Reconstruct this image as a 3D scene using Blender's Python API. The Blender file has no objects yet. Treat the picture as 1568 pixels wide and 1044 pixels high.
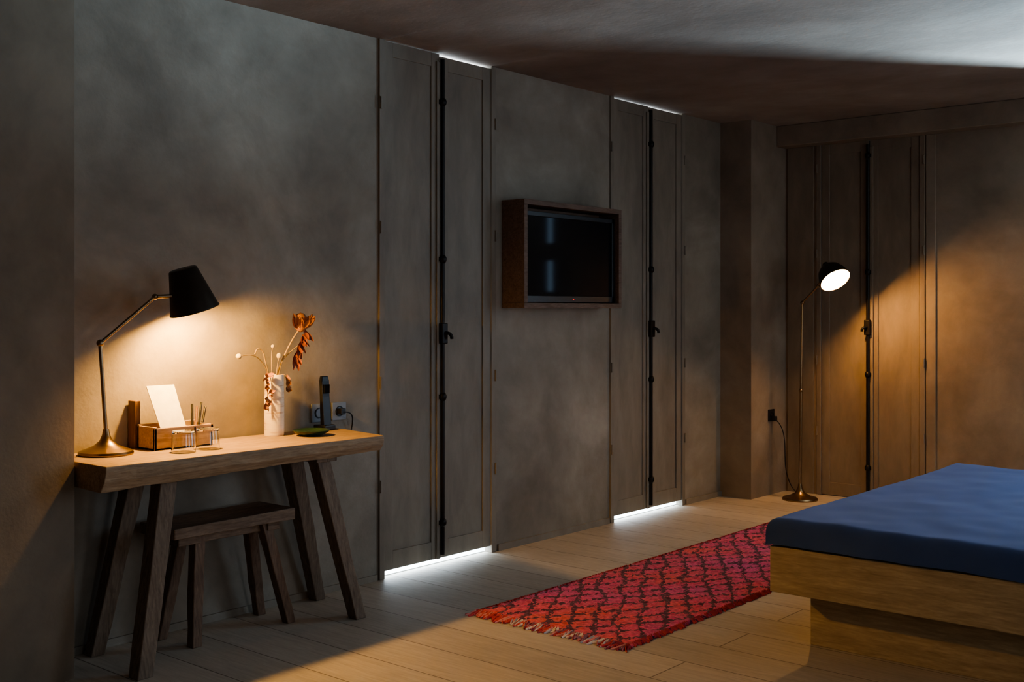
import bpy, bmesh, math, random
from mathutils import Vector, Matrix, noise
random.seed(4)
S = bpy.context.scene
COL = S.collection

# ------------------------------------------------------------------ helpers
def link(o):
    COL.objects.link(o); return o

def mesh_obj(name, verts, faces, mat=None, smooth=False, parent=None, bevel=0, mats=None, fmats=None):
    me = bpy.data.meshes.new(name)
    me.from_pydata([tuple(v) for v in verts], [], faces)
    bm = bmesh.new(); bm.from_mesh(me)
    bmesh.ops.recalc_face_normals(bm, faces=bm.faces)
    bm.to_mesh(me); bm.free()
    if mats:
        for m in mats: me.materials.append(m)
        if fmats:
            for p, i in zip(me.polygons, fmats): p.material_index = i
    elif mat: me.materials.append(mat)
    if smooth:
        for p in me.polygons: p.use_smooth = True
    o = link(bpy.data.objects.new(name, me))
    if bevel:
        b = o.modifiers.new('bev', 'BEVEL'); b.width = bevel; b.segments = 3; b.limit_method = 'ANGLE'
    if parent: par(o, parent)
    return o

def par(o, p):
    o.parent = p
    o.matrix_parent_inverse = Matrix.Translation(-p.location)

def empty(name, loc):
    e = bpy.data.objects.new(name, None); e.location = loc; e.empty_display_size = .05
    return link(e)

BF = [(0,3,2,1),(4,5,6,7),(0,1,5,4),(1,2,6,5),(2,3,7,6),(3,0,4,7)]
def box_vf(lo, hi):
    x0,x1 = sorted((lo[0],hi[0])); y0,y1 = sorted((lo[1],hi[1])); z0,z1 = sorted((lo[2],hi[2]))
    return [(x0,y0,z0),(x1,y0,z0),(x1,y1,z0),(x0,y1,z0),(x0,y0,z1),(x1,y0,z1),(x1,y1,z1),(x0,y1,z1)], BF

def box(name, lo, hi, mat, parent=None, bevel=0):
    v,f = box_vf(lo,hi); return mesh_obj(name, v, f, mat, parent=parent, bevel=bevel)

def boxes(name, lst, mat, parent=None, bevel=0):
    V=[];F=[]
    for lo,hi in lst:
        v,f = box_vf(lo,hi); n=len(V); V+=v; F+=[tuple(i+n for i in q) for q in f]
    return mesh_obj(name, V, F, mat, parent=parent, bevel=bevel)

def prism(name, pts, z0, z1, mat, parent=None, bevel=0):
    n=len(pts)
    V=[(p[0],p[1],z0) for p in pts]+[(p[0],p[1],z1) for p in pts]
    F=[tuple(range(n))[::-1], tuple(range(n,2*n))]+[(i,(i+1)%n,(i+1)%n+n,i+n) for i in range(n)]
    return mesh_obj(name,V,F,mat,parent=parent,bevel=bevel)

def beam(name, p0, p1, w0, w1, mat, parent=None, bevel=.004, seg=6, wob=.002):
    V=[];F=[]
    for k in range(seg+1):
        t=k/seg; c=Vector(p0).lerp(Vector(p1),t)
        wx=(w0[0]*(1-t)+w1[0]*t)/2; wy=(w0[1]*(1-t)+w1[1]*t)/2
        for sx,sy in ((-1,-1),(1,-1),(1,1),(-1,1)):
            j = 0 if k in (0,seg) else wob
            V.append((c.x+sx*wx+random.uniform(-j,j), c.y+sy*wy+random.uniform(-j,j), c.z))
    for k in range(seg):
        for i in range(4):
            a=k*4+i; b=k*4+(i+1)%4; F.append((a,b,b+4,a+4))
    F.append((3,2,1,0)); F.append(tuple(seg*4+i for i in range(4)))
    return mesh_obj(name,V,F,mat,parent=parent,bevel=bevel)

def lathe(name, prof, mat, origin=(0,0,0), axis=(0,0,1), seg=40, parent=None, closed=False):
    q = Vector((0,0,1)).rotation_difference(Vector(axis).normalized())
    V=[];F=[];n=len(prof)
    for i in range(seg):
        a=2*math.pi*i/seg
        for r,z in prof:
            V.append(q@Vector((r*math.cos(a),r*math.sin(a),z))+Vector(origin))
    m = n if closed else n-1
    for i in range(seg):
        for k in range(m):
            a=i*n+k; b=i*n+(k+1)%n; c=((i+1)%seg)*n+(k+1)%n; d=((i+1)%seg)*n+k
            F.append((a,b,c,d))
    o = mesh_obj(name,V,F,mat,smooth=True,parent=parent)
    bm=bmesh.new(); bm.from_mesh(o.data)
    bmesh.ops.remove_doubles(bm,verts=bm.verts,dist=1e-5)
    bmesh.ops.recalc_face_normals(bm,faces=bm.faces)
    bm.to_mesh(o.data); bm.free()
    try:
        o.data.set_sharp_from_angle(angle=math.radians(40))
    except Exception: pass
    return o

def rod(name,p0,p1,r,mat,parent=None,seg=16,r1=None):
    p0=Vector(p0);p1=Vector(p1);L=(p1-p0).length
    if r1 is None: r1=r
    return lathe(name,[(0,0),(r,0),(r1,L),(0,L)],mat,origin=p0,axis=(p1-p0),seg=seg,parent=parent)

def tube(name, pts, r, mat, parent=None, radii=None):
    cu=bpy.data.curves.new(name,'CURVE'); cu.dimensions='3D'; cu.bevel_depth=r; cu.bevel_resolution=3; cu.resolution_u=10
    sp=cu.splines.new('NURBS'); sp.points.add(len(pts)-1)
    for i,p in enumerate(pts):
        sp.points[i].co=(*p,1)
        if radii: sp.points[i].radius=radii[i]
    sp.order_u=min(4,len(pts)); sp.use_endpoint_u=True
    cu.use_fill_caps=True
    cu.materials.append(mat)
    o=link(bpy.data.objects.new(name,cu))
    if parent: par(o,parent)
    return o

def ball(name,c,r,mat,parent=None,sc=(1,1,1)):
    prof=[(r*math.sin(math.pi*i/12), -r*math.cos(math.pi*i/12)) for i in range(13)]
    prof[0]=(0,-r);prof[-1]=(0,r)
    o=lathe(name,[(a*sc[0],b*sc[2]) for a,b in prof],mat,origin=c,seg=20,parent=parent)
    return o

# ------------------------------------------------------------------ materials
def newmat(name):
    m=bpy.data.materials.new(name); m.use_nodes=True
    nt=m.node_tree; b=nt.nodes['Principled BSDF']; return m,nt,b

def N(nt,t,**kw):
    n=nt.nodes.new(t)
    for k,v in kw.items():
        if k in n.inputs: n.inputs[k].default_value=v
        else: setattr(n,k,v)
    return n

def coords(nt, scale=(1,1,1), rot=(0,0,0)):
    tc=N(nt,'ShaderNodeTexCoord'); mp=N(nt,'ShaderNodeMapping')
    mp.inputs['Scale'].default_value=scale; mp.inputs['Rotation'].default_value=rot
    nt.links.new(tc.outputs['Object'],mp.inputs['Vector']); return mp.outputs['Vector']

def ramp(nt,fac,stops):
    r=N(nt,'ShaderNodeValToRGB'); e=r.color_ramp.elements
    while len(e)<len(stops): e.new(.5)
    for i,(p,c) in enumerate(stops): e[i].position=p; e[i].color=(*c,1)
    nt.links.new(fac,r.inputs['Fac']); return r.outputs['Color']

def mixc(nt,fac,a,b,mode='MIX'):
    m=N(nt,'ShaderNodeMix',data_type='RGBA',blend_type=mode)
    for s,v in ((0,fac),(6,a),(7,b)):
        if hasattr(v,'links'): nt.links.new(v,m.inputs[s])
        else: m.inputs[s].default_value = v if s==0 else (*v,1)
    return m.outputs[2]

def bump(nt,b,h,strength=.2,dist=.01):
    bp=N(nt,'ShaderNodeBump'); bp.inputs['Strength'].default_value=strength; bp.inputs['Distance'].default_value=dist
    nt.links.new(h,bp.inputs['Height']); nt.links.new(bp.outputs['Normal'],b.inputs['Normal'])

def plaster(name,c0,c1,c2,sc=1.0,stretch=(1,1,1),rough=.75,bs=.25):
    m,nt,b=newmat(name); v=coords(nt,stretch)
    n1=N(nt,'ShaderNodeTexNoise',Scale=1.1*sc,Detail=9,Roughness=.62,Distortion=.4); nt.links.new(v,n1.inputs['Vector'])
    n2=N(nt,'ShaderNodeTexNoise',Scale=5*sc,Detail=8,Roughness=.6,Distortion=.4); nt.links.new(v,n2.inputs['Vector'])
    n3=N(nt,'ShaderNodeTexNoise',Scale=60*sc,Detail=4); nt.links.new(v,n3.inputs['Vector'])
    a=ramp(nt,n1.outputs['Fac'],[(.32,c0),(.5,c1),(.68,c2)])
    d=ramp(nt,n2.outputs['Fac'],[(.3,(.77,.76,.75)),(.7,(1.13,1.13,1.13))])
    c=mixc(nt,.75,a,d,'MULTIPLY')
    nt.links.new(c,b.inputs['Base Color']); b.inputs['Roughness'].default_value=rough
    mx=N(nt,'ShaderNodeMath',operation='MULTIPLY_ADD'); nt.links.new(n2.outputs['Fac'],mx.inputs[0]); mx.inputs[1].default_value=2.0
    nt.links.new(n3.outputs['Fac'],mx.inputs[2]); bump(nt,b,mx.outputs[0],bs,.004)
    return m

def wood(name,c0,c1,stretch=(1,1,1),rough=.55,sc=1.0,bs=.2,spec=.4):
    m,nt,b=newmat(name); v=coords(nt,stretch)
    n1=N(nt,'ShaderNodeTexNoise',Scale=14*sc,Detail=8,Roughness=.65,Distortion=.5); nt.links.new(v,n1.inputs['Vector'])
    n2=N(nt,'ShaderNodeTexNoise',Scale=3*sc,Detail=3,Distortion=1.5); nt.links.new(v,n2.inputs['Vector'])
    a=ramp(nt,n1.outputs['Fac'],[(.3,c0),(.7,c1)])
    d=ramp(nt,n2.outputs['Fac'],[(.3,(.75,.72,.7)),(.65,(1.1,1.1,1.1))])
    nt.links.new(mixc(nt,.8,a,d,'MULTIPLY'),b.inputs['Base Color'])
    b.inputs['Roughness'].default_value=rough; b.inputs['Specular IOR Level'].default_value=spec
    bump(nt,b,n1.outputs['Fac'],bs,.003)
    return m

def plain(name,c,rough=.5,metal=0,**kw):
    m,nt,b=newmat(name)
    v=coords(nt); n=N(nt,'ShaderNodeTexNoise',Scale=25,Detail=4); nt.links.new(v,n.inputs['Vector'])
    nt.links.new(ramp(nt,n.outputs['Fac'],[(.3,tuple(x*.88 for x in c)),(.7,tuple(min(1,x*1.08) for x in c))]),b.inputs['Base Color'])
    b.inputs['Roughness'].default_value=rough; b.inputs['Metallic'].default_value=metal
    for k,x in kw.items(): b.inputs[k.replace('_',' ')].default_value=x
    return m

M_wall = plaster('clay_plaster',(.175,.148,.115),(.262,.23,.187),(.36,.325,.27))
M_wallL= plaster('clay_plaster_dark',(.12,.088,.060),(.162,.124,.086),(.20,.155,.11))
M_back = plaster('clay_plaster_brown',(.19,.148,.108),(.26,.205,.155),(.32,.26,.20))
M_ceil = plaster('ceiling_plaster',(.19,.145,.12),(.265,.215,.183),(.35,.305,.27),sc=.7,stretch=(1.1,.8,1))
M_shut = plaster('limewashed_shutter_wood',(.195,.167,.133),(.23,.199,.16),(.265,.231,.187),sc=1.4,stretch=(1.8,1.8,.6),rough=.65,bs=.12)
M_shutB= plaster('dark_shutter_wood',(.175,.135,.098),(.21,.165,.12),(.245,.195,.145),sc=1.4,stretch=(1.8,1.8,.6),rough=.65,bs=.12)
M_reveal=plain('white_window_reveal',(.75,.78,.8),.7)
M_iron = plain('wrought_iron',(.018,.016,.015),.45,.7)
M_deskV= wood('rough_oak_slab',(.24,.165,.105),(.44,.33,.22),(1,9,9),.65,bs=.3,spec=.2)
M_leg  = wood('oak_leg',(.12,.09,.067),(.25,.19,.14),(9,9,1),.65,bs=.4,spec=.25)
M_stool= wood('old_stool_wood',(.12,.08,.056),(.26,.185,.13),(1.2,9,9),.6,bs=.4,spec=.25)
M_tvbox= wood('walnut_box',(.11,.072,.053),(.20,.137,.105),(1.5,9,9),.6,spec=.25)
M_bedw = wood('bed_oak',(.32,.245,.14),(.48,.38,.235),(9,1,9),.6,bs=.15,spec=.25)
M_blk  = plain('black_plastic',(.012,.012,.014),.35)
M_bronz= plain('aged_brass',(.28,.20,.12),.3,1.0)
M_shade= plain('black_bronze_shade',(.045,.032,.022),.42,.6)
M_inner= plain('shade_inner_white',(.85,.8,.7),.6)
M_card = plain('white_card',(.85,.84,.82),.7)
M_boxw = wood('tray_wood',(.28,.18,.10),(.48,.33,.21),(1,8,8),.6)
M_boxd = wood('menu_board_wood',(.12,.06,.03),(.2,.11,.06),(8,8,1),.6)
M_sock = plain('socket_plate_bluegrey',(.24,.27,.30),.4)
M_green= plain('green_glazed_dish',(.02,.045,.025),.2)
M_stem = plain('dry_stem',(.34,.24,.11),.8)
M_pod  = plain('dry_pod',(.6,.5,.3),.8)
M_petal= plain('dry_orange_petal',(.38,.16,.065),.8)
M_petal2=plain('dry_red_petal',(.24,.065,.035),.8)

# floor planks
def floor_mat():
    m,nt,b=newmat('oak_planks')
    v=coords(nt,(1,1,1),(0,0,math.radians(90)))
    br=N(nt,'ShaderNodeTexBrick'); nt.links.new(v,br.inputs['Vector'])
    br.inputs['Color1'].default_value=(.455,.41,.345,1); br.inputs['Color2'].default_value=(.53,.48,.41,1)
    br.inputs['Mortar'].default_value=(.20,.165,.13,1); br.inputs['Scale'].default_value=1
    br.inputs['Brick Width'].default_value=6; br.inputs['Row Height'].default_value=.24
    br.inputs['Mortar Size'].default_value=.003; br.inputs['Mortar Smooth'].default_value=.3; br.offset=.37
    v2=coords(nt,(12,1,1))
    n=N(nt,'ShaderNodeTexNoise',Scale=5,Detail=9,Roughness=.65,Distortion=.6); nt.links.new(v2,n.inputs['Vector'])
    n2=N(nt,'ShaderNodeTexNoise',Scale=1.3,Detail=4); nt.links.new(coords(nt),n2.inputs['Vector'])
    g=ramp(nt,n.outputs['Fac'],[(.3,(.80,.78,.76)),(.7,(1.08,1.08,1.08))])
    g2=ramp(nt,n2.outputs['Fac'],[(.3,(.85,.85,.85)),(.7,(1.08,1.08,1.08))])
    c=mixc(nt,1,br.outputs['Color'],g,'MULTIPLY'); c=mixc(nt,1,c,g2,'MULTIPLY')
    nt.links.new(c,b.inputs['Base Color']); b.inputs['Roughness'].default_value=.58
    b.inputs['Specular IOR Level'].default_value=.3
    inv=N(nt,'ShaderNodeMath',operation='MULTIPLY_ADD'); nt.links.new(br.outputs['Fac'],inv.inputs[0]); inv.inputs[1].default_value=-3
    nt.links.new(n.outputs['Fac'],inv.inputs[2]); bump(nt,b,inv.outputs[0],.25,.003)
    return m
M_floor=floor_mat()

def rug_mat():
    m,nt,b=newmat('berber_rug_wool')
    tc=N(nt,'ShaderNodeTexCoord'); 
    nz=N(nt,'ShaderNodeTexNoise',Scale=4,Detail=4,Roughness=.6); nt.links.new(tc.outputs['Object'],nz.inputs['Vector'])
    nf=N(nt,'ShaderNodeTexNoise',Scale=60,Detail=3); nt.links.new(tc.outputs['Object'],nf.inputs['Vector'])
    sx=N(nt,'ShaderNodeSeparateXYZ'); nt.links.new(tc.outputs['Object'],sx.inputs[0])
    def math_(op,a,bb,c=None):
        q=N(nt,'ShaderNodeMath',operation=op)
        for i,x in enumerate((a,bb,c)):
            if x is None: continue
            if hasattr(x,'links'): nt.links.new(x,q.inputs[i])
            else: q.inputs[i].default_value=x
        return q.outputs[0]
    wob=math_('MULTIPLY_ADD',nz.outputs['Fac'],1.6,0.0); wf=math_('MULTIPLY_ADD',nf.outputs['Fac'],.65,wob)
    X=math_('MULTIPLY',sx.outputs[0],5.6); Y=math_('MULTIPLY',sx.outputs[1],8.6)
    def line(sign):
        t=math_('ADD',X,Y) if sign>0 else math_('SUBTRACT',X,Y)
        t=math_('ADD',t,wf); f=math_('FRACT',t,None); f=math_('SUBTRACT',f,.5); f=math_('ABSOLUTE',f,None)
        return math_('LESS_THAN',f,.10)
    l=math_('MAXIMUM',line(1),line(-1))
    n2=N(nt,'ShaderNodeTexNoise',Scale=2.3,Detail=3); nt.links.new(tc.outputs['Object'],n2.inputs['Vector'])
    base=ramp(nt,n2.outputs['Fac'],[(.3,(.74,.13,.12)),(.48,(.66,.10,.19)),(.7,(.58,.10,.28))])
    v=ramp(nt,nf.outputs['Fac'],[(.3,(.62,.58,.62)),(.7,(1.25,1.25,1.2))])
    base=mixc(nt,1,base,v,'MULTIPLY')
    c=mixc(nt,math_('MULTIPLY',l,.9),base,(.04,.018,.035))
    nt.links.new(c,b.inputs['Base Color']); b.inputs['Roughness'].default_value=.95
    b.inputs['Specular IOR Level'].default_value=.1
    try: b.inputs['Sheen Weight'].default_value=.15
    except Exception: pass
    return m
M_rug=rug_mat()

def fabric_mat():
    m,nt,b=newmat('blue_wool_blanket')
    v=coords(nt); n=N(nt,'ShaderNodeTexNoise',Scale=300,Detail=3); nt.links.new(v,n.inputs['Vector'])
    n1=N(nt,'ShaderNodeTexNoise',Scale=3,Detail=3); nt.links.new(v,n1.inputs['Vector'])
    a=ramp(nt,n1.outputs['Fac'],[(.3,(.040,.072,.175)),(.7,(.052,.092,.22))])
    nt.links.new(a,b.inputs['Base Color']); b.inputs['Roughness'].default_value=.9
    b.inputs['Specular IOR Level'].default_value=.15
    try:
        b.inputs['Sheen Weight'].default_value=.25; b.inputs['Sheen Tint'].default_value=(.4,.55,1,1)
    except Exception: pass
    bump(nt,b,n.outputs['Fac'],.2,.002)
    return m
M_blanket=fabric_mat()
M_mattress=plain('mattress_ticking',(.5,.5,.5),.9)

def birch():
    m,nt,b=newmat('birch_bark_vase'); v=coords(nt,(4,4,30))
    n=N(nt,'ShaderNodeTexNoise',Scale=3,Detail=6); nt.links.new(v,n.inputs['Vector'])
    nt.links.new(ramp(nt,n.outputs['Fac'],[(.3,(.55,.40,.26)),(.45,(.78,.68,.54)),(.8,(.85,.78,.66))]),b.inputs['Base Color'])
    b.inputs['Roughness'].default_value=.7; return m
M_birch=birch()

def emis(name,c,s):
    m,nt,b=newmat(name); b.inputs['Base Color'].default_value=(*c,1)
    b.inputs['Emission Color'].default_value=(*c,1); b.inputs['Emission Strength'].default_value=s; return m
M_bulb1=emis('desk_bulb_glow',(1,.53,.13),950)
M_bulb2=emis('floor_bulb_glow',(1,.51,.16),460)
M_led=emis('standby_led',(1,.03,.02),.5)
def glassm():
    m,nt,b=newmat('clear_glass'); b.inputs['Transmission Weight'].default_value=1; b.inputs['Roughness'].default_value=.02
    b.inputs['IOR'].default_value=1.45; b.inputs['Base Color'].default_value=(.96,.97,.97,1); return m
M_glass=glassm()
M_screen,_nt,_b=newmat('tv_screen'); _b.inputs['Base Color'].default_value=(.006,.007,.01,1); _b.inputs['Roughness'].default_value=.06
_b.inputs['Specular IOR Level'].default_value=.35

# ------------------------------------------------------------------ room shell
ZC=2.61; YW=4.02; XB=7.49; YS=-1.8; XW=-1.6
def wall_grid(name, axis, a0,a1, p0,p1, z1, openings, mat):
    cs=sorted({a0,a1,*[o[0] for o in openings],*[o[1] for o in openings]})
    L=[]
    for i in range(len(cs)-1):
        s0,s1=cs[i],cs[i+1]; mid=(s0+s1)/2
        zs=[(0,z1)]
        for o in openings:
            if o[0]<mid<o[1]:
                new=[]
                for za,zb in zs:
                    if o[2]>za: new.append((za,min(zb,o[2])))
                    if o[3]<zb: new.append((max(za,o[3]),zb))
                zs=new
        for za,zb in zs:
            if zb-za<1e-4: continue
            if axis=='X': L.append(((s0,p0,za),(s1,p1,zb)))
            else: L.append(((p0,s0,za),(p1,s1,zb)))
    return boxes(name,L,mat)

box('floor',(XW-.2,YS-.4,-.12),(XB+.3,YW+.3,0),M_floor)
box('ceiling',(XW-.2,YS-.4,ZC),(XB+.3,YW+.3,ZC+.14),M_ceil)
wall_grid('wall_north','X',XW,XB,YW,YW+.3,ZC,[(3.727,4.577,0,ZC),(5.641,6.495,0,ZC)],M_wall)
wall_grid('wall_east','Y',YS,YW,XB,XB+.3,ZC,[(2.77,3.54,0,2.47),(1.25,2.08,.3,2.45),(-.35,.98,.3,2.45)],M_back)
wall_grid('wall_south','X',XW,XB,YS-.2,YS,ZC,[(1.2,2.6,.5,2.3),(4.2,5.6,.5,2.3)],M_wall)
box('wall_west',(XW-.2,YS,0),(XW,YW,ZC),M_wall)
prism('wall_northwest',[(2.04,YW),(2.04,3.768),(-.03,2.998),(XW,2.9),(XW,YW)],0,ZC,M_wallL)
prism('wall_pier',[(6.977,YW),(6.977,3.78),(XB,3.78),(XB,YW)],0,ZC,M_back)
box('trim_beam',(7.35,YS,2.462),(XB,3.78,ZC),M_back,bevel=.006)
boxes('baseboard_north',[((2.06,YW-.010,0),(3.715,YW,.03)),((4.60,YW-.012,0),(5.63,YW,.035)),((6.51,YW-.012,0),(6.975,YW,.035))],M_wall)
def reveal(name,s0,s1):
    boxes(name,[((s0,YW+.04,0),(s1,YW+.295,.004)),
                ((s0,YW+.04,0),(s0+.006,YW+.295,ZC)),((s1-.006,YW+.04,0),(s1,YW+.295,ZC))],M_reveal)
reveal('trim_1',3.727,4.577); reveal('trim_2',5.641,6.495)

def window(name,axis,s0,s1,z0,z1,pa,pb,nm=2,nb=1):
    L=[]; t=.05
    def B(a,b,c,d):
        L.append(((a,pa,c),(b,pb,d)) if axis=='X' else ((pa,a,c),(pb,b,d)))
    B(s0,s0+t,z0,z1);B(s1-t,s1,z0,z1);B(s0,s1,z0,z0+t);B(s0,s1,z1-t,z1)
    for i in range(1,nm):
        c=s0+(s1-s0)*i/nm; B(c-.02,c+.02,z0,z1)
    for i in range(1,nb):
        c=z0+(z1-z0)*i/nb; B(s0,s1,c-.015,c+.015)
    return boxes(name,L,M_shut)
window('window_1','X',1.2,2.6,.5,2.3,YS-.12,YS-.07,2,2)
window('window_2','X',4.2,5.6,.5,2.3,YS-.12,YS-.07,2,2)
# ajar inner shutter boards leaving a tall slit
boxes('window_3',[((XB+.002,1.865,.3),(XB+.022,2.08,2.45)),((XB+.002,1.25,.3),(XB+.022,1.800,2.45)),
                  ((XB+.002,1.800,.3),(XB+.022,1.865,1.46)),((XB+.002,1.800,1.72),(XB+.022,1.865,1.87)),((XB+.002,1.800,2.12),(XB+.022,1.865,2.45))],M_shutB)

# ------------------------------------------------------------------ shutters
def shutters(axis,plane,a0,a1,zt,mat,zb=.03,gl=.006,gr=.014,hm=None):
    mid=(a0+a1)/2
    W=(lambda s,n,z:(s,plane-n,z)) if axis=='X' else (lambda s,n,z:(plane-n,s,z))
    e=empty('window_shutter',W(mid,0,0))
    def bx(nm,L,m,bev=.002): return boxes(nm,[(W(a,n0,c),W(b,n1,d)) for a,b,n0,n1,c,d in L],m,e,bev)
    jw=.035
    bx('jambs',[(a0,a0+jw,-.04,.012,0,zt+.0),(a1-jw,a1,-.04,.012,0,zt)],mat,.003)
    for nm,s0,s1,top in (('leaf_left',a0+jw+.003,mid-.003,zt-gl),('leaf_right',mid+.003,a1-jw-.003,zt-gr)):
        st=.058
        bx(nm,[(s0,s1,-.032,-.005,zb+.01,top-.01),(s0,s0+st,-.036,.003,zb,top),(s1-st,s1,-.036,.003,zb,top),
               (s0+st,s1-st,-.036,.002,zb,zb+.09),(s0+st,s1-st,-.036,.002,top-.07,top)],mat,.002)
    bx('astragal',[(mid-.030,mid-.006,.004,.013,zb,zt-.045)],mat)
    c=mid+.004
    rod('espagnolette_rod',W(c,.018,zb+.02),W(c,.018,zt-.03),.0115,M_iron,e)
    for i,z in enumerate((.22,.86,1.56,2.36)):
        ball('guide_%d'%i,W(c,.020,z),.020,M_iron,e,(1,1,1.2))
        bx('guide_plate_%d'%i,[(c-.022,c+.022,.003,.016,z-.012,z+.012)],M_iron)
    bx('latch_case',[(c-.021,c+.021,.003,.038,1.13,1.235)],M_iron,.005)
    tube('latch_handle',[W(c+.0,.035,1.185),W(c+.014,.055,1.185),W(c+.024,.060,1.178),W(c+.027,.058,1.155)],.009,M_iron,e)
    for i,z in enumerate((.45,.95,1.70,2.3)):
        rod('hinge_%d'%i,W(a0+.006,.016,z-.03),W(a0+.006,.016,z+.03),.005,mat,e)
        rod('hinge_r%d'%i,W(a1-.006,.016,z-.03),W(a1-.006,.016,z+.03),.005,mat,e)
    return e
shutters('X',YW,3.727,4.577,ZC,M_shut,zb=.036,gl=.004,gr=.014)
shutters('X',YW,5.641,6.495,ZC,M_shut,zb=.036,gl=.008,gr=.010)
shutters('Y',XB,2.77,3.54,2.466,M_shutB,zb=.004,gl=.003,gr=.002)
box('trim_3',(XB-.012,3.56,0),(XB,3.76,2.462),M_shutB,bevel=.003)
box('trim_4',(XB-.008,2.70,0),(XB,2.765,2.462),M_back,bevel=.003)

# ------------------------------------------------------------------ TV
tv=empty('television',(5.09,3.94,1.6))
x0,x1,yf,zb,zt=4.637,5.541,3.859,1.312,1.897; t=.028
boxes('wall_box',[((x0,yf,zb),(x1,YW-.002,zb+t)),((x0,yf,zt-t),(x1,YW-.002,zt)),((x0,yf,zb+t),(x0+t,YW-.002,zt-t)),
                  ((x1-t,yf,zb+t),(x1,YW-.002,zt-t)),((x0+t,YW-.014,zb+t),(x1-t,YW-.002,zt-t))],M_tvbox,tv,.002)
box('tv_body',(x0+t+.006,3.90,zb+t+.004),(x1-t-.006,3.985,zt-t-.03),M_blk,tv,.006)
box('screen',(x0+t+.03,3.897,zb+t+.04),(x1-t-.03,3.902,zt-t-.055),M_screen,tv)
boxes('tv_bezel',[((x0+t+.006,3.888,zb+t+.004),(x0+t+.03,3.90,zt-t-.03)),((x1-t-.03,3.888,zb+t+.004),(x1-t-.006,3.90,zt-t-.03)),
                  ((x0+t+.006,3.888,zb+t+.004),(x1-t-.006,3.90,zb+t+.04)),((x0+t+.006,3.888,zt-t-.055),(x1-t-.006,3.90,zt-t-.03))],M_blk,tv,.002)
box('standby_led',(5.10,3.886,zb+t+.018),(5.110,3.889,zb+t+.022),M_led,tv)

# ------------------------------------------------------------------ desk
desk=empty('desk',(2.7,3.8,0))
V=[];F=[];n=44; ZT=.762
for i in range(n+1):
    s=i/n
    xf=2.05+(3.345-2.05)*s; xb=2.05+(3.43-2.05)*s
    w=noise.noise(Vector((s*6,1.3,0)))*.012; w2=noise.noise(Vector((s*9,5.3,0)))*.018
    th=.090-.022*s+w2*.6
    yf_=3.572+w*.4
    prof=[(yf_,ZT),(yf_-.002+w*.3,ZT-.02),(yf_+.004+w2,ZT-th*.6),(yf_+.03+w2,ZT-th),(4.005,ZT-th+.01),(4.005,ZT)]
    for y,z in prof:
        k=(y-3.572)/(4.005-3.572); V.append((xf*(1-k)+xb*k,y,z))
m=6
for i in range(n):
    for k in range(m):
        a=i*m+k;b=i*m+(k+1)%m; F.append((a,b,b+m,a+m))
F.append(tuple(range(m)));F.append(tuple(n*m+k for k in range(m)))
mesh_obj('slab_top',V,F,M_deskV,parent=desk,bevel=.003)
zl=.70
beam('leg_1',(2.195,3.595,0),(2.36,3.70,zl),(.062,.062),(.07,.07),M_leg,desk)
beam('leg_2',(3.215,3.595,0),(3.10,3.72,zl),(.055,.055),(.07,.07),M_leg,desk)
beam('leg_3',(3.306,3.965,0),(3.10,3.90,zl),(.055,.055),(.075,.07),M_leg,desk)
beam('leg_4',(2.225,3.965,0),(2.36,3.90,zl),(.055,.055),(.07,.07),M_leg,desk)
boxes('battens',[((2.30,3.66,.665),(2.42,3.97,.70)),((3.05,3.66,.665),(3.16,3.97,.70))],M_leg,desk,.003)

# ------------------------------------------------------------------ stool
st=empty('stool',(2.72,3.85,0))
V=[];F=[];n=24;mm=10
X0,X1,Y0,Y1=2.415,2.99,3.725,3.965
for i in range(n+1):
    s=i/n
    for j in range(mm+1):
        q=j/mm
        e0=noise.noise(Vector((s*5,0.3,2)))*.008; e1=noise.noise(Vector((s*5,7.3,2)))*.008
        y=(Y0+e0)*(1-q)+(Y1+e1)*q; x=X0+(X1-X0)*s+noise.noise(Vector((q*4,s*2,9)))*.01
        sag=-.016*math.sin(math.pi*s)*math.sin(math.pi*q)+.008*(s-.5)
        V.append((x,y,.478+sag))
nt_=len(V)
for v in list(V): V.append((v[0],v[1],.432+noise.noise(Vector((v[0]*8,v[1]*8,4)))*.004))
id_=lambda i,j,b=0:i*(mm+1)+j+b*nt_
for i in range(n):
    for j in range(mm):
        F.append((id_(i,j),id_(i+1,j),id_(i+1,j+1),id_(i,j+1)))
        F.append((id_(i,j,1),id_(i,j+1,1),id_(i+1,j+1,1),id_(i+1,j,1)))
for i in range(n):
    F.append((id_(i,0),id_(i,0,1),id_(i+1,0,1),id_(i+1,0))); F.append((id_(i,mm),id_(i+1,mm),id_(i+1,mm,1),id_(i,mm,1)))
for j in range(mm):
    F.append((id_(0,j),id_(0,j+1),id_(0,j+1,1),id_(0,j,1))); F.append((id_(n,j),id_(n,j,1),id_(n,j+1,1),id_(n,j+1)))
mesh_obj('seat',V,F,M_stool,parent=st,bevel=.004)
M_sleg=wood('stool_leg_wood',(.11,.07,.05),(.24,.16,.11),(9,9,1.2),.6,bs=.4,spec=.25)
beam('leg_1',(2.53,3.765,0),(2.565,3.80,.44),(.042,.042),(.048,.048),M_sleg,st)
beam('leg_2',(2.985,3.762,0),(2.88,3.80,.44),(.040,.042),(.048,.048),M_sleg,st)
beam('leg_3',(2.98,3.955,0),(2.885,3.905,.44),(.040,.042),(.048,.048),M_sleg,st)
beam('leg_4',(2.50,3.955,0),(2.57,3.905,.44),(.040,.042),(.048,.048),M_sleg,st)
boxes('aprons',[((2.46,3.765,.395),(2.56,3.93,.436)),((2.88,3.765,.395),(2.94,3.93,.436)),((2.50,3.80,.39),(2.92,3.825,.436))],M_stool,st,.004)

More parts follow.
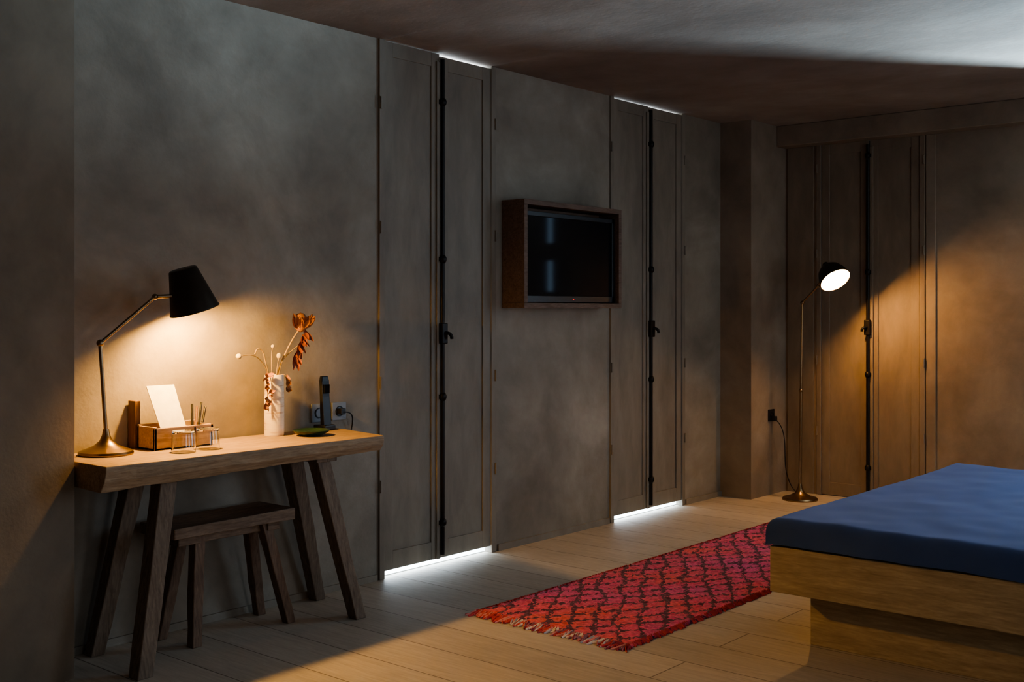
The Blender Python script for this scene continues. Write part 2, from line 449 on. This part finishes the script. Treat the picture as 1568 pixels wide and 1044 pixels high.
# ------------------------------------------------------------------ desk lamp
dl=empty('desk_lamp',(2.23,3.885,ZT))
bx_,by_=2.228,3.885
lathe('base',[(0,0),(.098,0),(.100,.006),(.096,.014),(.075,.022),(.045,.034),(.024,.052),(.014,.075),(.011,.095),(0,.096)],M_bronz,(bx_,by_,ZT),parent=dl)
rod('stem',(bx_,by_,ZT+.08),(2.205,3.885,1.173),.0075,M_bronz,dl)
ball('elbow_1',(2.205,3.885,1.178),.014,M_bronz,dl)
rod('arm',(2.205,3.885,1.178),(2.415,3.855,1.352),.0065,M_bronz,dl)
ball('elbow_2',(2.415,3.855,1.352),.012,M_bronz,dl)
rod('neck',(2.415,3.855,1.352),(2.50,3.835,1.357),.0075,M_bronz,dl)
ax=Vector((.30,-.04,-.95)).normalized()
top=Vector((2.521,3.832,1.462)); Ls=.170
lathe('shade_outer',[(0,0),(.050,0),(.055,.004),(.096,Ls)],M_shade,top,ax,parent=dl,seg=56)
lathe('shade_inner',[(0,.004),(.050,.006),(.0935,Ls)],M_inner,top,ax,parent=dl,seg=56)
lathe('shade_rim',[(.0925,Ls-.003),(.097,Ls-.003),(.0975,Ls+.001),(.0925,Ls+.001)],M_shade,top,ax,parent=dl,seg=56,closed=True)
rod('socket',top+ax*.005,top+ax*.09,.018,M_shade,dl)
ball('bulb',top+ax*.132,.030,M_bulb1,dl)

# ------------------------------------------------------------------ letter tray, card, pens
lt=empty('stationery_tray',(2.53,3.89,ZT))
a,b_,c_,d_=2.40,2.665,3.835,3.955
boxes('tray',[((a,c_,ZT),(b_,d_,ZT+.01)),((a,c_,ZT),(b_,c_+.012,ZT+.085)),((a,d_-.012,ZT),(b_,d_,ZT+.095)),
              ((a,c_,ZT),(a+.012,d_,ZT+.09)),((b_-.012,c_,ZT),(b_,d_,ZT+.085)),((2.575,c_,ZT),(2.585,d_,ZT+.08))],M_boxw,lt,.002)
box('menu_board',(2.395,3.965,ZT),(2.42,4.012,ZT+.185),M_boxd,lt,.002)
V=[(2.457,3.852,ZT+.03),(2.567,3.852,ZT+.03),(2.552,3.938,ZT+.243),(2.430,3.940,ZT+.243)]
o=mesh_obj('card',V,[(0,1,2,3)],M_card,parent=lt); sm=o.modifiers.new('s','SOLIDIFY'); sm.thickness=.004
for i,(dx,dz,mt) in enumerate(((0.0,.0,M_blk),(.018,-.01,M_boxd),(.035,.005,M_blk),(.05,-.015,M_iron))):
    rod('pencil_%d'%i,(2.60+dx*.6,3.88,ZT+.02),(2.63+dx*1.25,3.93,ZT+.160+dz),.0045,mt,lt)

def tumbler(x,y):
    r=.046;h=.080
    lathe('glass_tumbler',[(r,0),(r*.99,.02),(r*.94,h-.008),(r*.88,h),(0,h),(0,h-.008),(r*.82,h-.010),(r*.87,h-.018),(r*.92,.02),(r*.93,0)],M_glass,(x,y,ZT+.0005),closed=True,seg=40)
tumbler(2.462,3.735); tumbler(2.577,3.745)

# ------------------------------------------------------------------ vase with dried flowers
vx,vy=3.035,3.925
vs=empty('vase_of_dried_flowers',(vx,vy,ZT))
H=.262
lathe('vase',[(0,0),(.041,0),(.0425,.004),(.042,.15),(.040,H-.003),(.038,H),(.034,H-.002),(.035,.12),(.034,.012),(0,.012)],M_birch,(vx,vy,ZT),parent=vs)
zt0=ZT+H
def stem(nm,pts,r=.0028,mat=M_stem): return tube(nm,[(vx+p[0],vy+p[1],zt0+p[2]) for p in pts],r,mat,vs)
stem('stem_protea',[(0,0,-.2),(.01,0,0),(.05,-.01,.09),(.10,-.015,.17),(.13,-.02,.20)],.004)
stem('stem_2',[(0,0,-.2),(-.02,0,0),(-.05,.005,.06),(-.05,0,.10),(-.09,0,.125),(-.105,-.005,.09)],.003)
stem('stem_3',[(-.01,0,-.2),(-.02,0,-.01),(-.06,-.01,.05),(-.12,-.02,.10),(-.20,-.03,.085)],.002)
stem('stem_4',[(0,0,-.2),(.005,0,0),(.012,-.01,.05),(.018,-.01,.075)],.0022)
stem('stem_5',[(0,0,-.2),(.01,0,0),(.04,.01,.06),(.10,.01,.10),(.15,.0,.13)],.0022)
stem('stem_6',[(0,0,-.2),(-.01,0,0),(-.03,-.01,.07),(-.015,-.01,.12)],.002)
ball('pod_1',(vx-.205,vy-.03,zt0+.085),.012,M_pod,vs)
ball('pod_2',(vx+.018,vy-.01,zt0+.08),.011,M_pod,vs,(1,1,1.2))
ball('pod_3',(vx-.015,vy-.01,zt0+.122),.008,M_pod,vs)
def leaf_mesh(nm,leaves,mat):
    V=[];F=[]
    for base,dirv,L,w in leaves:
        d=Vector(dirv).normalized(); s=d.cross(Vector((random.uniform(-.4,.4),-1,random.uniform(-.4,.4)))).normalized(); u=s.cross(d)
        k0=len(V); K=6
        for k in range(K+1):
            t=k/K; ww=w*math.sin(math.pi*min(1,t*.9+.08))**.8; c=Vector(base)+d*L*t+u*(.25*L*t*t)
            V+= [c-s*ww+u*ww*.4,c,c+s*ww+u*ww*.4]
        for k in range(K):
            for j in range(2):
                q=k0+k*3+j; F.append((q,q+1,q+4,q+3))
    return mesh_obj(nm,V,F,mat,smooth=True,parent=vs)
hc=Vector((vx+.13,vy-.02,zt0+.215))
L=[]
for i in range(34):
    a=random.uniform(0,6.28); el=random.uniform(.9,1.5)
    d=(math.cos(a)*math.cos(el),math.sin(a)*math.cos(el),math.sin(el))
    L.append((hc+Vector((math.cos(a)*.022,math.sin(a)*.022,-.016)),d,random.uniform(.05,.068),.013))
leaf_mesh('protea_petals',L,M_petal)
ball('protea_heart',hc+Vector((0,0,.008)),.031,M_petal,vs,(1,1,1.35))
L=[]
for i in range(26):
    t=random.random()
    b0=hc+Vector((.012-.06*t*.9+.01,0,-.02-.12*t)); L.append((b0,(random.uniform(-.4,.6),random.uniform(-.5,.5),-1),random.uniform(.03,.07),.011))
leaf_mesh('protea_drooping_leaves',L,M_petal2)
L=[]
for i in range(30):
    t=random.random()
    b0=Vector((vx-.055-.01*math.sin(t*9),vy-.03,zt0+.01-.15*t)); L.append((b0,(random.uniform(-1,.4),random.uniform(-.8,.2),random.uniform(-1,.2)),random.uniform(.018,.035),.008))
for i in range(16):
    t=random.random()
    b0=Vector((vx+.052,vy-.02,zt0+.0-.07*t)); L.append((b0,(random.uniform(-.2,1),random.uniform(-.8,.2),random.uniform(-1,.2)),random.uniform(.018,.03),.007))
leaf_mesh('hanging_dry_leaves',L,M_petal)
stem('stem_7',[(-.02,-.01,-.1),(-.028,-.01,.0),(-.05,-.025,.02),(-.058,-.03,-.04),(-.06,-.03,-.13)],.002)
stem('stem_8',[(.02,-.01,-.1),(.028,-.01,.0),(.045,-.02,.01),(.053,-.02,-.03),(.055,-.02,-.07)],.002)

lathe('ashtray_dish',[(0,0),(.045,0),(.05,.004),(.072,.016),(.080,.024),(.076,.026),(.066,.018),(.045,.009),(0,.008)],M_green,(3.135,3.80,ZT),parent=None)
# phone
ph=empty('cordless_phone',(3.325,3.93,ZT))
prism('charging_cradle',[(3.295,3.90),(3.36,3.90),(3.365,3.975),(3.29,3.975)],ZT,ZT+.025,M_blk,ph,.006)
V=[];F=[]
secs=[(0,.045,.026,0),(.06,.046,.024,.004),(.13,.044,.020,.009),(.20,.044,.022,.013),(.222,.036,.016,.015)]
for z,w,dp,off in secs:
    for sx,sy in ((-1,-1),(1,-1),(1,1),(-1,1)): V.append((3.327+sx*w/2,3.93+off+sy*dp/2,ZT+.02+z))
for k in range(len(secs)-1):
    for i in range(4): F.append((k*4+i,k*4+(i+1)%4,k*4+4+(i+1)%4,k*4+4+i))
F.append((3,2,1,0)); k=(len(secs)-1)*4; F.append((k,k+1,k+2,k+3))
mesh_obj('handset',V,F,M_blk,parent=ph,bevel=.004)
box('handset_display',(3.312,3.922,ZT+.165),(3.342,3.9285,ZT+.205),M_screen,ph)

def socket(nm,x,z,mat,y=YW,two=1):
    e=empty(nm,(x,y,z)); s=.042
    box('plate',(x-s,y-.010,z-s),(x+s,y,z+s),mat,e,.003)
    lathe('well_ring',[(.024,0),(.024,.004),(.020,.004),(.019,-.002),(0,-.002)],M_blk,(x,y-.010,z),(0,-1,0),parent=e,seg=24)
    return e
s1=socket('wall_socket',3.355,.832,M_sock); s2=socket('wall_socket',3.475,.832,M_sock)
box('plug',(3.46,YW-.04,.818),(3.49,YW-.008,.846),M_blk,s2,.004)
tube('cable',[(3.475,YW-.04,.83),(3.52,YW-.05,.83),(3.55,YW-.02,.78),(3.54,YW-.015,.72),(3.50,YW-.012,.66),(3.3,YW-.02,.64),(3.0,3.985,.645),(2.7,3.98,.655)],.003,M_blk,s2)
s3=socket('wall_socket',7.26,.56,M_blk,3.78)
box('plug',(7.245,3.735,.52),(7.275,3.772,.555),M_blk,s3,.004)
tube('cable',[(7.26,3.74,.53),(7.29,3.72,.50),(7.33,3.70,.42),(7.31,3.70,.2),(7.38,3.70,.08),(7.40,3.66,.008),(7.34,3.58,.005),(7.26,3.53,.008)],.0035,M_blk,s3)

# ------------------------------------------------------------------ floor lamp
fl=empty('floor_lamp',(7.186,3.52,0))
lathe('base',[(0,0),(.118,0),(.120,.008),(.114,.018),(.07,.030),(.035,.05),(.018,.08),(.012,.11),(0,.112)],M_bronz,(7.186,3.52,0),parent=fl)
rod('pole_lower',(7.186,3.52,.09),(7.184,3.512,.75),.010,M_bronz,fl)
rod('pole_upper',(7.184,3.512,.75),(7.180,3.50,1.35),.0075,M_bronz,fl)
ball('coupler',(7.184,3.512,.75),.014,M_bronz,fl)
ball('elbow',(7.18,3.50,1.352),.014,M_bronz,fl)
rod('arm',(7.18,3.50,1.352),(7.155,3.372,1.465),.007,M_bronz,fl)
ball('shade_joint',(7.155,3.372,1.465),.013,M_bronz,fl)
ax2=Vector((-.30,-.60,-.72)).normalized()
mouth=Vector((7.10,3.225,1.50)); tp=mouth-ax2*.135
rod('neck',(7.155,3.372,1.465),tp+ax2*.02+Vector((0,.02,-.02)),.007,M_bronz,fl)
lathe('shade_outer',[(0,-.02),(.018,-.02),(.022,0),(.05,.015),(.078,.045),(.094,.085),(.105,.135)],M_shade,tp,ax2,parent=fl,seg=56)
lathe('shade_inner',[(0,.008),(.048,.019),(.075,.048),(.091,.087),(.1025,.135)],M_inner,tp,ax2,parent=fl,seg=56)
lathe('shade_rim',[(.1015,.132),(.106,.132),(.1065,.137),(.1015,.137)],M_shade,tp,ax2,parent=fl,seg=56,closed=True)
rod('socket',tp+ax2*.008,tp+ax2*.07,.018,M_shade,fl)
ball('bulb',tp+ax2*.103,.032,M_bulb2,fl)

# ------------------------------------------------------------------ rug
rg=empty('rug',(4.9,2.86,0))
rx0,rx1,ry0,ry1=3.59,6.28,2.47,3.26
nx,ny=330,100; V=[];F=[]
for i in range(nx+1):
    for j in range(ny+1):
        x=rx0+(rx1-rx0)*i/nx; y=ry0+(ry1-ry0)*j/ny
        edge=(i in(0,nx) or j in (0,ny))
        y+=noise.noise(Vector((x*2.5,j>ny/2,0)))*.012; x+=noise.noise(Vector((y*6,i>nx/2,3)))*.012
        z=.003 if edge else .011+noise.noise(Vector((x*55,y*55,0)))*.007+noise.noise(Vector((x*6,y*6,0)))*.003
        V.append((x,y,max(z,.002)))
for i in range(nx):
    for j in range(ny):
        a=i*(ny+1)+j; F.append((a,a+1,a+ny+2,a+ny+1))
mesh_obj('woven_pile',V,F,M_rug,smooth=True,parent=rg)
M_fr1=plain('fringe_pink',(.66,.28,.30),.95); M_fr2=plain('fringe_red',(.55,.08,.10),.95); M_fr3=plain('fringe_cream',(.78,.70,.68),.95)
V=[];F=[];fm=[]
def tuft(bx,by,dx,dy,L,w,mi):
    k0=len(V); K=4; d=Vector((dx,dy,0)).normalized(); s=Vector((-d.y,d.x,0))
    cur=random.uniform(-.5,.5)
    for k in range(K+1):
        t=k/K; c=Vector((bx,by,0))+d*L*t+s*cur*L*t*t*.6; z=.011*(1-t)+.003+random.uniform(0,.003)
        ww=w*(1-.5*t)
        V.extend([(c.x-s.x*ww,c.y-s.y*ww,.001),(c.x,c.y,z+ww*.8),(c.x+s.x*ww,c.y+s.y*ww,.001)])
    for k in range(K):
        for j in range(2):
            q=k0+k*3+j; F.append((q,q+1,q+4,q+3)); fm.append(mi)
for i in range(190):
    y=ry0+(ry1-ry0)*random.random(); f=(y-ry0)/(ry1-ry0)
    mi = 0 if random.random()<.35 else (2 if random.random()<.6 and .1<f<.75 else 1)
    tuft(rx0+.012,y,-1,random.uniform(-.5,.5),random.uniform(.025,.075),.005,mi)
    if i%2: tuft(rx1-.012,y,1,random.uniform(-.5,.5),random.uniform(.02,.055),.0045,mi)
for i in range(420):
    x=rx0+(rx1-rx0)*random.random()
    tuft(x,ry0+.012,random.uniform(-.6,.6),-1,random.uniform(.012,.03),.004,1)
    tuft(x,ry1-.012,random.uniform(-.6,.6),1,random.uniform(.012,.03),.004,1)
mesh_obj('fringe',V,F,smooth=True,parent=rg,mats=[M_fr1,M_fr2,M_fr3],fmats=fm)

# ------------------------------------------------------------------ bed
bed=empty('bed',(5,1.1,0))
bx0,bx1,by0,by1=3.96,6.0,.12,2.065
boxes('plinth',[((4.10,.3,0),(5.85,1.965,.218))],M_bedw,bed,.003)
boxes('side_boards',[((bx0,by0,.218),(bx0+.035,by1,.394)),((bx1-.035,by0,.218),(bx1,by1,.394)),
                ((bx0+.035,by1-.035,.218),(bx1-.035,by1,.394)),((bx0+.035,by0,.218),(bx1-.035,by0+.035,.394)),
                ((bx0+.035,by0+.035,.218),(bx1-.035,by1-.035,.25))],M_bedw,bed,.003)
box('mattress',(bx0+.04,by0+.04,.25),(bx1-.04,by1-.04,.475),M_mattress,bed,.03)
def fold(c,lo,hi,r):
    if c<lo+r:
        s=lo+r-c; q=math.pi/2*r
        if s<q: an=s/r; return lo+r-r*math.sin(an), r-r*math.cos(an)
        return lo, r+(s-q)
    if c>hi-r:
        p,d=fold(-c,-hi,-lo,r); return -p,d
    return c,0
V=[];F=[];nx,ny=130,130
mg=.105; lo_x,hi_x,lo_y,hi_y=3.945,6.005,.11,2.075; r=.035; top=.502
for i in range(nx+1):
    for j in range(ny+1):
        cx=lo_x-mg+.02+(hi_x-lo_x+2*mg-.04)*i/nx; cy=lo_y-mg+.02+(hi_y-lo_y+2*mg-.04)*j/ny
        x,dx=fold(cx,lo_x,hi_x,r); y,dy=fold(cy,lo_y,hi_y,r)
        drop=min(math.sqrt(dx*dx+dy*dy),.108)
        z=top-drop+.010*noise.noise(Vector((cx*2.2,cy*2.2,0)))+.005*noise.noise(Vector((cx*7,cy*7,5)))
        wv=.012*noise.noise(Vector((cx*5,cy*5,2)))*(drop/.1)
        x+= wv*(1 if dx>0 else 0); y+=wv*(1 if dy>0 else 0)
        z=max(z,.396)
        V.append((x,y,z))
for i in range(nx):
    for j in range(ny):
        a=i*(ny+1)+j; F.append((a,a+1,a+ny+2,a+ny+1))
o=mesh_obj('blanket',V,F,M_blanket,smooth=True,parent=bed)
# ------------------------------------------------------------------ lights
def area(name,loc,target,sx,sy,power,col,spread=None):
    l=bpy.data.lights.new(name,'AREA'); l.shape='RECTANGLE'; l.size=sx; l.size_y=sy; l.energy=power; l.color=col
    if spread: l.spread=math.radians(spread)
    o=link(bpy.data.objects.new(name,l)); o.location=loc
    o.rotation_euler=(Vector(target)-Vector(loc)).to_track_quat('-Z','Y').to_euler(); return o
neut=(.86,.93,1.0)
area('daylight_shutter_1',(4.152,4.31,1.3),(4.152,3,1.3),.84,2.58,85,(.76,.90,1))
area('daylight_shutter_2',(6.068,4.31,1.3),(6.068,3,1.3),.84,2.58,75,(.76,.90,1))
area('daylight_slit',(7.95,1.468,1.5),(7.168,2.091,1.5),.5,1.4,.2,(.42,.70,1),70)
area('daylight_east_window',(7.93,.65,1.75),(6.75,1.30,2.72),.07,.09,58,(.56,.82,1.0),72)
area('daylight_east_sky',(7.86,.315,1.4),(6.3,.6,.6),1.2,2.0,17,(.55,.77,1.0),130)
area('daylight_south_1',(1.9,YS-.16,1.4),(1.9,0,1.4),1.35,1.75,8.5,neut)
area('daylight_south_2',(4.9,YS-.16,1.4),(4.9,0,1.4),1.35,1.75,14,neut)
pl=bpy.data.lights.new('warm_fill_light','POINT'); pl.energy=2; pl.color=(1,.66,.36); pl.shadow_soft_size=.25  # added warm fill behind the camera, no actual lamp modelled there
po=link(bpy.data.objects.new('warm_fill_light',pl)); po.location=(-.9,-.9,1.7)

w=bpy.data.worlds.new('World'); S.world=w; w.use_nodes=True
w.node_tree.nodes['Background'].inputs[0].default_value=(.55,.72,1,1)
w.node_tree.nodes['Background'].inputs[1].default_value=.3

# ------------------------------------------------------------------ camera
cam=bpy.data.cameras.new('camera'); co=link(bpy.data.objects.new('camera',cam))
co.location=(0,0,1.3); co.rotation_euler=(math.radians(90),0,math.radians(40.4-90))
cam.sensor_width=36; cam.lens=1730/1568*36; cam.shift_y=-47/1568; cam.clip_start=.05
S.camera=co
try:
    S.view_settings.view_transform='AgX'; S.view_settings.look='AgX - Medium High Contrast'
except Exception as ex: print(ex)
S.view_settings.exposure=1.1
